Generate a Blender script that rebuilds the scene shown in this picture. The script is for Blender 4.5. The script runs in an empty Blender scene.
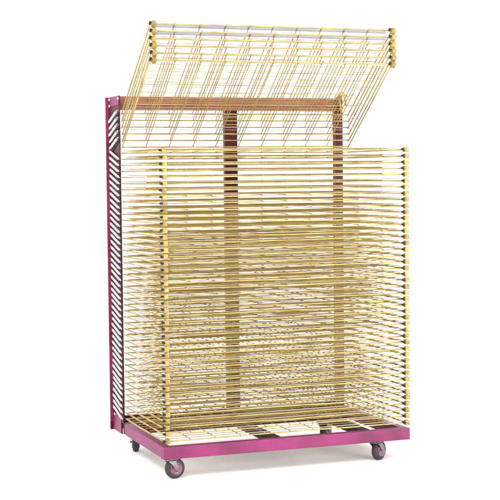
import bpy, bmesh, math, random
from mathutils import Vector, Matrix
random.seed(7)
S = bpy.context.scene
C = bpy.data.collections.new("rack_scene"); S.collection.children.link(C)
W, D, H = 0.926, 0.4924, 1.0          # tray width, tray depth, height of the highest flat tray
NFLAT, NUP = 45, 6
DZ = H/(NFLAT-1)
TH = math.radians(36.9)               # tilt of the raised trays
FLOOR = -0.137

# ------------------------------------------------------------------ materials
def mat(name, col, rough=.5, metal=0., var=.12, scale=30., bump=0., col2=None, coat=0., spec=.5, each=0., chips=None):
    m = bpy.data.materials.new(name); m.use_nodes = True
    nt = m.node_tree; N = nt.nodes; L = nt.links
    b = N["Principled BSDF"]
    tc = N.new("ShaderNodeTexCoord"); oi = N.new("ShaderNodeObjectInfo")
    nz = N.new("ShaderNodeTexNoise"); nz.inputs["Scale"].default_value = scale; nz.inputs["Detail"].default_value = 4
    nz.noise_dimensions = '4D'
    L.new(tc.outputs["Object"], nz.inputs["Vector"])
    mu = N.new("ShaderNodeMath"); mu.operation = 'MULTIPLY'; mu.inputs[1].default_value = 50
    L.new(oi.outputs["Random"], mu.inputs[0]); L.new(mu.outputs[0], nz.inputs["W"])
    r = N.new("ShaderNodeValToRGB")
    r.color_ramp.elements[0].position = .35; r.color_ramp.elements[1].position = .68
    a = [c*(1-var) for c in col]; d = col2 if col2 else [min(1, c*(1+var)) for c in col]
    r.color_ramp.elements[0].color = (*a, 1); r.color_ramp.elements[1].color = (*d, 1)
    L.new(nz.outputs["Fac"], r.inputs["Fac"]); 
    col_out = r.outputs["Color"]
    if chips:                                # scattered worn specks and scuffs with their own colour
        n2 = N.new("ShaderNodeTexNoise"); n2.inputs["Scale"].default_value = 120; n2.inputs["Detail"].default_value = 6
        L.new(tc.outputs["Object"], n2.inputs["Vector"])
        r2 = N.new("ShaderNodeValToRGB"); r2.color_ramp.elements[0].position = .64; r2.color_ramp.elements[1].position = .78
        L.new(n2.outputs["Fac"], r2.inputs["Fac"])
        mx = N.new("ShaderNodeMix"); mx.data_type = 'RGBA'; mx.inputs["B"].default_value = (*chips, 1)
        L.new(r2.outputs["Color"], mx.inputs["Factor"]); L.new(col_out, mx.inputs["A"]); col_out = mx.outputs["Result"]
    if each:                                 # each piece a little lighter or darker than the next
        hs = N.new("ShaderNodeHueSaturation"); mr = N.new("ShaderNodeMapRange")
        mr.inputs["To Min"].default_value = 1-each; mr.inputs["To Max"].default_value = 1+each*.6
        L.new(oi.outputs["Random"], mr.inputs["Value"]); L.new(mr.outputs["Result"], hs.inputs["Value"])
        L.new(col_out, hs.inputs["Color"]); col_out = hs.outputs["Color"]
    L.new(col_out, b.inputs["Base Color"])
    rr = N.new("ShaderNodeMapRange"); rr.inputs["To Min"].default_value = max(.03, rough-.08); rr.inputs["To Max"].default_value = min(1, rough+.1)
    L.new(nz.outputs["Fac"], rr.inputs["Value"]); L.new(rr.outputs["Result"], b.inputs["Roughness"])
    b.inputs["Specular IOR Level"].default_value = spec
    b.inputs["Metallic"].default_value = metal
    b.inputs["Coat Weight"].default_value = coat
    if bump:
        bp = N.new("ShaderNodeBump"); bp.inputs["Strength"].default_value = bump; bp.inputs["Distance"].default_value = .002
        L.new(nz.outputs["Fac"], bp.inputs["Height"]); L.new(bp.outputs["Normal"], b.inputs["Normal"])
    return m
M = dict(
    wire  = mat("gold_wire", (.40,.265,.075), .42, .4, .25, 14, col2=(.50,.37,.14), each=.22, chips=(.20,.12,.05)),
    gold  = mat("gold_bar", (.48,.32,.07), .36, .7, .2, 20),
    cap   = mat("yellow_cap", (.33,.23,.04), .45, 0, .3, 60, coat=.1, each=.3, col2=(.41,.31,.075)),
    stop  = mat("black_rubber", (.014,.010,.009), .6, 0, .2, 60, spec=.25),
    strip = mat("cream_strip", (.50,.46,.34), .45, .0, .06, 9),
    strip_shade = mat("shaded_strip", (.40,.40,.46), .4, .0, .1, 9),  # same strip as the cream one, its change in light put into the colour
    spring= mat("bright_spring", (.88,.86,.84), .25, .7, .05, 60),
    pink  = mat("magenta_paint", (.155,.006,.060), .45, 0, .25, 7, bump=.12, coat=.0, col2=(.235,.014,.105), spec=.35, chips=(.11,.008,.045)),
    maroon= mat("maroon_and_shade", (.075,.009,.013), .5, 0, .3, 12, spec=.2),  # maroon posts; on the left web it stands in for shade
    plum  = mat("plum_paint", (.19,.020,.060), .45, 0, .25, 9, spec=.35, col2=(.25,.030,.085)),
    redbr = mat("red_brown_paint", (.235,.074,.045), .5, 0, .3, 7, spec=.35, chips=(.11,.03,.02)),
    dark  = mat("dark_paint", (.022,.010,.010), .6, 0, .4, 12, spec=.25),
    tyre  = mat("dark_tyre", (.020,.011,.017), .6, 0, .3, 40, bump=.2),
    hub   = mat("pink_hub", (.16,.06,.10), .35, .3, .4, 40, coat=.4),
    steel = mat("caster_steel", (.20,.18,.18), .35, .9, .2, 40),
    floor = mat("white_floor", (.93,.93,.93), .7, 0, .005, 3),
)

# ------------------------------------------------------------------ mesh helpers
def tube(bm, pts, r, n=6, cap=True):
    pts = [Vector(p) for p in pts]; rings = []
    for i, p in enumerate(pts):
        t = (pts[min(i+1, len(pts)-1)]-pts[max(i-1, 0)]).normalized()
        u = t.cross(Vector((0,0,1)))
        if u.length < .05: u = t.cross(Vector((0,1,0)))
        u.normalize(); v = t.cross(u)
        rings.append([bm.verts.new(p+r*(math.cos(a)*u+math.sin(a)*v)) for a in [2*math.pi*k/n for k in range(n)]])
    for a, b in zip(rings, rings[1:]):
        for k in range(n):
            f = bm.faces.new((a[k], a[(k+1)%n], b[(k+1)%n], b[k])); f.smooth = True
    if cap:
        bm.faces.new(rings[0][::-1]); bm.faces.new(rings[-1])
def box(bm, x0, x1, y0, y1, z0, z1, bev=0.):
    vs = [bm.verts.new((x,y,z)) for x in (x0,x1) for y in (y0,y1) for z in (z0,z1)]
    fs = [bm.faces.new([vs[i] for i in q]) for q in ((0,1,3,2),(4,6,7,5),(0,4,5,1),(2,3,7,6),(0,2,6,4),(1,5,7,3))]
    if bev:
        es = list({e for f in fs for e in f.edges})
        bmesh.ops.bevel(bm, geom=es, offset=bev, segments=2, affect='EDGES', profile=.6)
def lathe(bm, prof, n=28, axis='Y', c=(0,0,0)):
    c = Vector(c); rings = []
    for h, r in prof:
        ring = []
        for k in range(n):
            a = 2*math.pi*k/n
            p = {'Y':(r*math.cos(a), h, r*math.sin(a)), 'X':(h, r*math.cos(a), r*math.sin(a)), 'Z':(r*math.cos(a), r*math.sin(a), h)}[axis]
            ring.append(bm.verts.new(c+Vector(p)))
        rings.append(ring)
    for a, b in zip(rings, rings[1:]):
        for k in range(n):
            f = bm.faces.new((a[k], a[(k+1)%n], b[(k+1)%n], b[k])); f.smooth = True
    bm.faces.new(rings[0][::-1]); bm.faces.new(rings[-1])
def mesh(name, bm, m):
    bmesh.ops.recalc_face_normals(bm, faces=bm.faces)
    me = bpy.data.meshes.new(name); bm.to_mesh(me); bm.free(); me.materials.append(m); return me
def link(name, me, parent=None, loc=(0,0,0), rot=(0,0,0), label=None):
    o = bpy.data.objects.new(name, me); C.objects.link(o); o.location = loc; o.rotation_euler = rot
    if parent: o.parent = parent
    if label: o["label"] = label
    return o

# ------------------------------------------------------------------ setting
bm = bmesh.new()
bmesh.ops.create_circle(bm, cap_ends=True, radius=80, segments=96, matrix=Matrix.Translation((0,0,FLOOR)))
f = link("floor", mesh("floor", bm, M["floor"])); f["kind"] = "structure"

# ------------------------------------------------------------------ the rack
rack = bpy.data.objects.new("drying_rack", None); C.objects.link(rack)
rack.empty_display_size = .2
rack.location = (W/2, D/2, FLOOR)
rack["label"] = "tall magenta drying rack on casters with stacked gold wire trays, top six tilted up"
rack["category"] = "drying rack"
OFF = -Vector(rack.location)
def part(name, bm_or_me, m=None, loc=(0,0,0), rot=(0,0,0), label=None, parent=None):
    me = bm_or_me if isinstance(bm_or_me, bpy.types.Mesh) else mesh(name, bm_or_me, m)
    return link(name, me, parent or rack, (Vector(loc)+OFF) if parent is None else loc, rot, label)

# base frame : four rails butted end to end
ZB0, ZB1 = -.064, -.021
X0, X1 = -.004, W+.014
YF, YR = -.004, D+.012
for (a, b, c, d) in ((X0,X1,YF,YF+.03), (X0+.002,X1-.002,YR,YR+.03)):
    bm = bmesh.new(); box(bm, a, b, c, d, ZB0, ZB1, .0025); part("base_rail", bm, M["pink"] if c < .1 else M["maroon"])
for (a, b) in ((X0,X0+.03), (X1-.03,X1)):
    bm = bmesh.new(); box(bm, a, b, YF+.0302, YR-.0002, ZB0+.0006, ZB1-.0006, .0025); part("base_rail", bm, M["pink"])
# two dark cross bars, front to back; the base is open between them
for x in (.445, .800):
    bm = bmesh.new(); box(bm, x-.020, x+.020, YF+.0302, YR-.0002, ZB0+.006, ZB1-.012, .001)
    part("cross_bar", bm, M["dark"])

# rear frame
def bolt(parent, x, y, z, ax='X', r=.0055):
    bm = bmesh.new()
    lathe(bm, [(-.003,r),(-.001,r),(.001,r*.75),(.0018,r*.3)] if ax=='X' else [(-.003,r),(.001,r*.8)], 12, ax)
    if ax == 'X': bmesh.ops.scale(bm, vec=(-1,1,1), verts=bm.verts)
    link("bolt", mesh("bolt", bm, M["spring"]), parent, Vector((x,y,z))+OFF-parent.location)
ZT = 1.216
def side_post(xw, s):
    bm = bmesh.new()                        # L-section: web beside the trays and a rear flange outward
    y0, y1 = (D+.012, D+.165) if s < 0 else (D+.058, D+.150)
    if s < 0:
        box(bm, xw-.004, xw, D+.044, y1, ZB0-.002, ZT, .0008)
        box(bm, xw-.0045, xw, D+.0125, D+.0438, ZB1+.001, ZT, .0008)
        box(bm, xw-.018, xw-.0048, y1-.004, y1, ZB0-.002, ZT, .0008)
    else:
        box(bm, xw-.03, xw, y0, y0+.004, ZB0, ZT, .0008)
        box(bm, xw-.004, xw, y0+.0042, y1, ZB0, ZT, .0008)
    return bm
pl = part("post", side_post(-.002, -1), M["maroon"], label="magenta side post, web coloured dark for shade, carrying a ladder of bright springs")  # web is magenta; shadow behind the springs painted in as maroon
bm = bmesh.new(); box(bm, -.0085, -.0062, D+.046, D+.160, -.064, .004, .0006); part("foot_plate", bm, M["pink"])
bm = bmesh.new(); box(bm, -.0085, -.0062, D+.016, D+.160, 1.180, ZT-.001, .0006); part("head_plate", bm, M["pink"])
bm = bmesh.new(); box(bm, -.0212, -.0066, D+.1545, D+.1607, ZB0+.03, ZT-.002, .0006); part("post_edge", bm, M["plum"])
for y, z in ((D+.146,1.206),(D+.146,1.182),(D+.138,-.002),(D+.02,1.205)): bolt(pl, -.0095, y, z)
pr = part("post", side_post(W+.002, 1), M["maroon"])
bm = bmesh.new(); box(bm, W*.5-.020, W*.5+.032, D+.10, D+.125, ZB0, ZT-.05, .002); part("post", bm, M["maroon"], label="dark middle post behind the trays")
bm = bmesh.new(); box(bm, .0, W-.036, D+.062, D+.09, ZT-.052, ZT, .003)
box(bm, .002, W-.038, D+.0595, D+.0618, ZT-.034, ZT-.018, .0008)
part("top_bar", bm, M["redbr"], label="reddish brown bar across the top of the rear frame")
bm = bmesh.new(); box(bm, .004, W-.008, D+.128, D+.15, ZB0+.004, ZB1+.01, .002); part("rear_bar", bm, M["maroon"])
# gold spring anchor at the head of the right post
bm = bmesh.new()
lathe(bm, [(-.010,.006),(-.008,.011),(.012,.011),(.014,.006)], 14, 'Y', (W-.014, D+.035, ZT+.012))
tube(bm, [(W-.014, D+.05, ZT+.012), (W-.012, D+.052, ZT-.03), (W-.005, D+.05, ZT-.06)], .005, 8)
tube(bm, [(W-.034, D+.04, ZT-.004), (W-.012, D+.03, ZT+.022), (W+.010, D+.035, ZT+.004)], .0055, 8)
tube(bm, [(W-.026, D+.04, ZT-.012), (W-.002, D+.03, ZT+.012), (W+.006, D+.035, ZT-.03)], .004, 8)
part("spring_anchor", bm, M["gold"])

# ------------------------------------------------------------------ trays
def wob(a, ph, x): return a*(math.sin(x*3.1+ph)+.5*math.sin(x*7.7+ph*2.3)+.3*math.sin(x*15+ph*1.7))
def tray_mesh(seed, amp, ncross=9, ntrans=10, rt=.00130, rc=.0015):
    rnd = random.Random(seed); bm = bmesh.new()
    ph = rnd.uniform(0, 6)
    def P(x, y, z=0): return (x, y, z + wob(amp, ph, x/W*2)*math.sin(math.pi*min(1, max(0, x/W)))*(.4+.6*(-y/D)))
    xs = [W*k/16 for k in range(17)]
    # outer frame
    tube(bm, [P(x, -D) for x in xs], .0027, 6)
    tube(bm, [P(x, -.003) for x in xs], .0026, 6)
    for x in (0, W):
        tube(bm, [(x, 0.004, 0), (x, -D*.5, wob(amp*.6, ph, x)), (x, -D, 0)], .0030, 6)
    # long cross wires, front to back, their tips bent over the front rail
    for k in range(1, ncross+1):
        x = W*k/(ncross+1)+rnd.uniform(-.0018, .0018); dx = rnd.uniform(-.0022, .0022)
        pts = [P(x, .004, .0036)]+[P(x+dx*j/4, -D*j/5, .0040) for j in range(1, 5)]+[P(x+dx, -D-.001, .0040), P(x+dx, -D-.0052, .0005)]
        tube(bm, pts, rc, 5)
    # transverse wires
    for k in range(1, ntrans+1):
        y = -D*k/(ntrans+1)+rnd.uniform(-.012, .012); ph2 = rnd.uniform(0, 6)
        tube(bm, [P(x, y+rnd.uniform(-.001, .001), .0068+wob(amp*.5, ph2, x*3)) for x in xs], rt, 5)
    return mesh("tray", bm, M["wire"])
flat_meshes = [tray_mesh(s, .0012) for s in range(6)]
neat_meshes = [tray_mesh(20+s, .0004) for s in range(3)]
up_meshes = [tray_mesh(40+s, .0008, ntrans=7, rt=.0011, rc=.0019) for s in range(3)]
def cap_mesh(x0, x1):
    bm = bmesh.new()
    box(bm, x0, x1, -D-.0075, -D+.014, -.0088, .0092, .0035)
    lathe(bm, [(-D-.0092,.0035),(-D-.0076,.0042)], 10, 'Y', ((x0+x1)/2, 0, 0))
    return mesh("corner_cap", bm, M["cap"])
capL, capR = cap_mesh(.004, .0200), cap_mesh(W-.003, W+.0145)
def stop_mesh(x):
    bm = bmesh.new(); lathe(bm, [(-D-.0085,.0026),(-D-.007,.0042),(-D+.004,.0044),(-D+.006,.003)], 12, 'Y', (x, 0, .001)); return mesh("rubber_stop", bm, M["stop"])
stL, stR = stop_mesh(-.0015), stop_mesh(W-.010)
def strip_mesh(m, w):
    bm = bmesh.new(); box(bm, .024, W-.016, -D+.004, -D+w, .0059, .0068); return mesh("edge_strip", bm, m)
strip_c, strip_g = strip_mesh(M["strip"], .016), strip_mesh(M["strip_shade"], .026)
def spring_mesh(a, b, name="spring"):
    a = Vector(a); b = Vector(b); d = b-a; t = d.normalized(); u = t.cross(Vector((1,0,0))).normalized(); v = t.cross(u)
    bm = bmesh.new(); turns = 20; n = turns*7; h = .12
    pts = [a]+[a+d*(h+(1-2*h)*i/n)+.0038*(math.cos(2*math.pi*i/7)*u+math.sin(2*math.pi*i/7)*v) for i in range(n+1)]+[b]
    tube(bm, pts, .0016, 4)
    return mesh(name, bm, M["spring"])
def arm_mesh(a, b, w=.0052):
    a = Vector(a); b = Vector(b); d = (b-a).normalized(); n = d.cross(Vector((1,0,0))).normalized()*w
    bm = bmesh.new(); vs = []
    for x in (-.0025, .0):
        for p in (a-n, b-n*.8, b+n*.8, a+n): vs.append(bm.verts.new(p+Vector((x,0,0))))
    bm.faces.new(vs[:4]); bm.faces.new(vs[4:][::-1])
    for i in range(4): bm.faces.new((vs[i], vs[(i+1)%4], vs[4+(i+1)%4], vs[4+i]))
    return mesh("pivot_arm", bm, M["stop"])
# springs and arms, in the tray's own pivot frame (rotation is undone by building them already placed)
spF = spring_mesh((0,.136,.034), (0,-.004,-.001)); spU = spring_mesh((0,.136,-.030), (0,.006,.014))
arF = arm_mesh((0,.134,.023), (0,.008,-.010)); arU = arm_mesh((0,.134,-.041), (0,.012,.002))
def make_tray(i):
    up = i >= NFLAT
    if not up: z = i*DZ; th = 0; me = flat_meshes[(i*5+i//6) % 6] if i < NFLAT-9 else neat_meshes[i % 3]
    else: z = H+DZ*(.9+(i-NFLAT)*1.10); th = -TH; me = up_meshes[i % 3]
    dx = random.uniform(-.0012, .0012); dz = random.uniform(-.0010, .0010) if i < NFLAT-9 else random.uniform(-.0003, .0003)
    t = part("tray", me, loc=(dx, D, z+dz), rot=(th+random.uniform(-.0015, .0015), 0, random.uniform(-.0012,.0012)))
    if i == NFLAT-1: t["label"] = "topmost flat gold wire tray"
    if up: t["label"] = "gold wire tray tilted up towards the front"
    link("corner_cap", capL, t); link("corner_cap", capR, t)
    link("rubber_stop", stL, t); link("rubber_stop", stR, t)
    link("edge_strip", strip_g if i >= NFLAT+NUP-2 else strip_c, t)
    if i not in (NFLAT-1, NFLAT):            # these two carry no spring, as the gap in the photographed row shows
        link("spring", spU if up else spF, t, (-.0150, 0, 0), (-th, 0, 0))
        link("pivot_arm", arU if up else arF, t, (-.0068, 0, 0), (-th, 0, 0))
    return t
for i in range(NFLAT+NUP): make_tray(i)

# ------------------------------------------------------------------ casters
def tyre_mesh():
    bm = bmesh.new()
    lathe(bm, [(-.011,.020),(-.012,.030),(-.009,.0345),(-.004,.036),(.004,.036),(.009,.0345),(.012,.030),(.011,.020)], 36, 'Y'); return mesh("tyre", bm, M["tyre"])
def hub_mesh():
    bm = bmesh.new()
    lathe(bm, [(-.0145,.004),(-.0148,.007),(-.0128,.009),(-.0126,.019),(-.0150,.0205),(-.0150,.0225),(-.0122,.0235),(.0122,.0235),(.0150,.0225),(.0150,.0205),(.0126,.019),(.0128,.009),(.0148,.007),(.0145,.004)], 28, 'Y')
    return mesh("hub", bm, M["hub"])
def fork_mesh():
    bm = bmesh.new()
    box(bm, -.024, .024, -.022, .022, .0655, .0700, .001)         # top plate
    lathe(bm, [(.058,.016),(.060,.019),(.0652,.019),(.0655,.015)], 20, 'Z')
    box(bm, -.014, .016, -.0205, .0205, .0540, .0578, .001)
    for s in (-1, 1):
        ys = sorted((s*.0172, s*.0198))
        vs = []
        for y in ys:
            for (x, z) in ((-.013,.0541),(.015,.0541),(.018,.030),(.026,-.006),(.014,-.007),(.002,.028)):
                vs.append(bm.verts.new((x, y, z)))
        bm.faces.new(vs[:6]); bm.faces.new(vs[6:][::-1])
        for i in range(6): bm.faces.new((vs[i], vs[(i+1)%6], vs[6+(i+1)%6], vs[6+i]))
    bmesh.ops.translate(bm, verts=[v for v in bm.verts], vec=(0,0,0))
    lathe(bm, [(-.0215,.004),(-.0200,.006),(.0200,.006),(.0215,.004)], 10, 'Y', (.019, 0, 0))
    return bm
TM, HM, FM = tyre_mesh(), hub_mesh(), mesh("caster", fork_mesh(), M["steel"])
# the wheel axle sits .019 off the swivel axis
for (x, y, a) in ((.024, .022, 10), (W-.112, .022, 32), (.045, D+.035, 75), (W-.125, D-.02, 40)):
    c = part("caster", FM, loc=(x, y, FLOOR+.036), rot=(0, 0, math.radians(a)))
    c.scale = (1,1,(ZB0-.0005-FLOOR-.036)/.070)
    for nm, me in (("tyre", TM), ("hub", HM)):
        o = link(nm, me, c, (.019, 0, 0)); o.scale = (1, 1, 1/c.scale.z)

# ------------------------------------------------------------------ camera (solved from the photograph)
cam = bpy.data.cameras.new("camera"); co = bpy.data.objects.new("camera", cam); C.objects.link(co); S.camera = co
cam.sensor_width = 36; cam.lens = 1406.74/500*36; cam.clip_start = .05; cam.clip_end = 400
R = Matrix.Rotation(-0.35699275, 4, 'Z') @ Matrix.Rotation(1.51734961, 4, 'X') @ Matrix.Rotation(-0.01062497, 4, 'Z')
co.matrix_world = Matrix.Translation((-1.39722783, -4.60751114, 0.9145403)) @ R

# ------------------------------------------------------------------ studio light
w = bpy.data.worlds.new("World"); S.world = w; w.use_nodes = True
bg = w.node_tree.nodes["Background"]; bg.inputs[0].default_value = (1, 1, 1, 1); bg.inputs[1].default_value = 1.12
def area(name, loc, tgt, size, power, col=(1,1,1)):
    l = bpy.data.lights.new(name, 'AREA'); l.shape = 'SQUARE'; l.size = size; l.energy = power; l.color = col
    o = bpy.data.objects.new(name, l); C.objects.link(o); o.location = loc
    o.rotation_euler = (Vector(tgt)-Vector(loc)).to_track_quat('-Z', 'Y').to_euler()
area("softbox", (-2.6, -2.6, 3.6), (.4, .2, .4), 1.4, 85, (1, .98, .95))
area("low_fill", (1.9, -3.0, .55), (.5, .2, -.05), 1.2, 48)  # added fill light, lifts the shade under the rack
S.render.engine = 'CYCLES'
S.view_settings.view_transform = 'Standard'; S.view_settings.look = 'None'
S.view_settings.exposure = 0.72; S.view_settings.gamma = 1
S.render.resolution_x = S.render.resolution_y = 1024
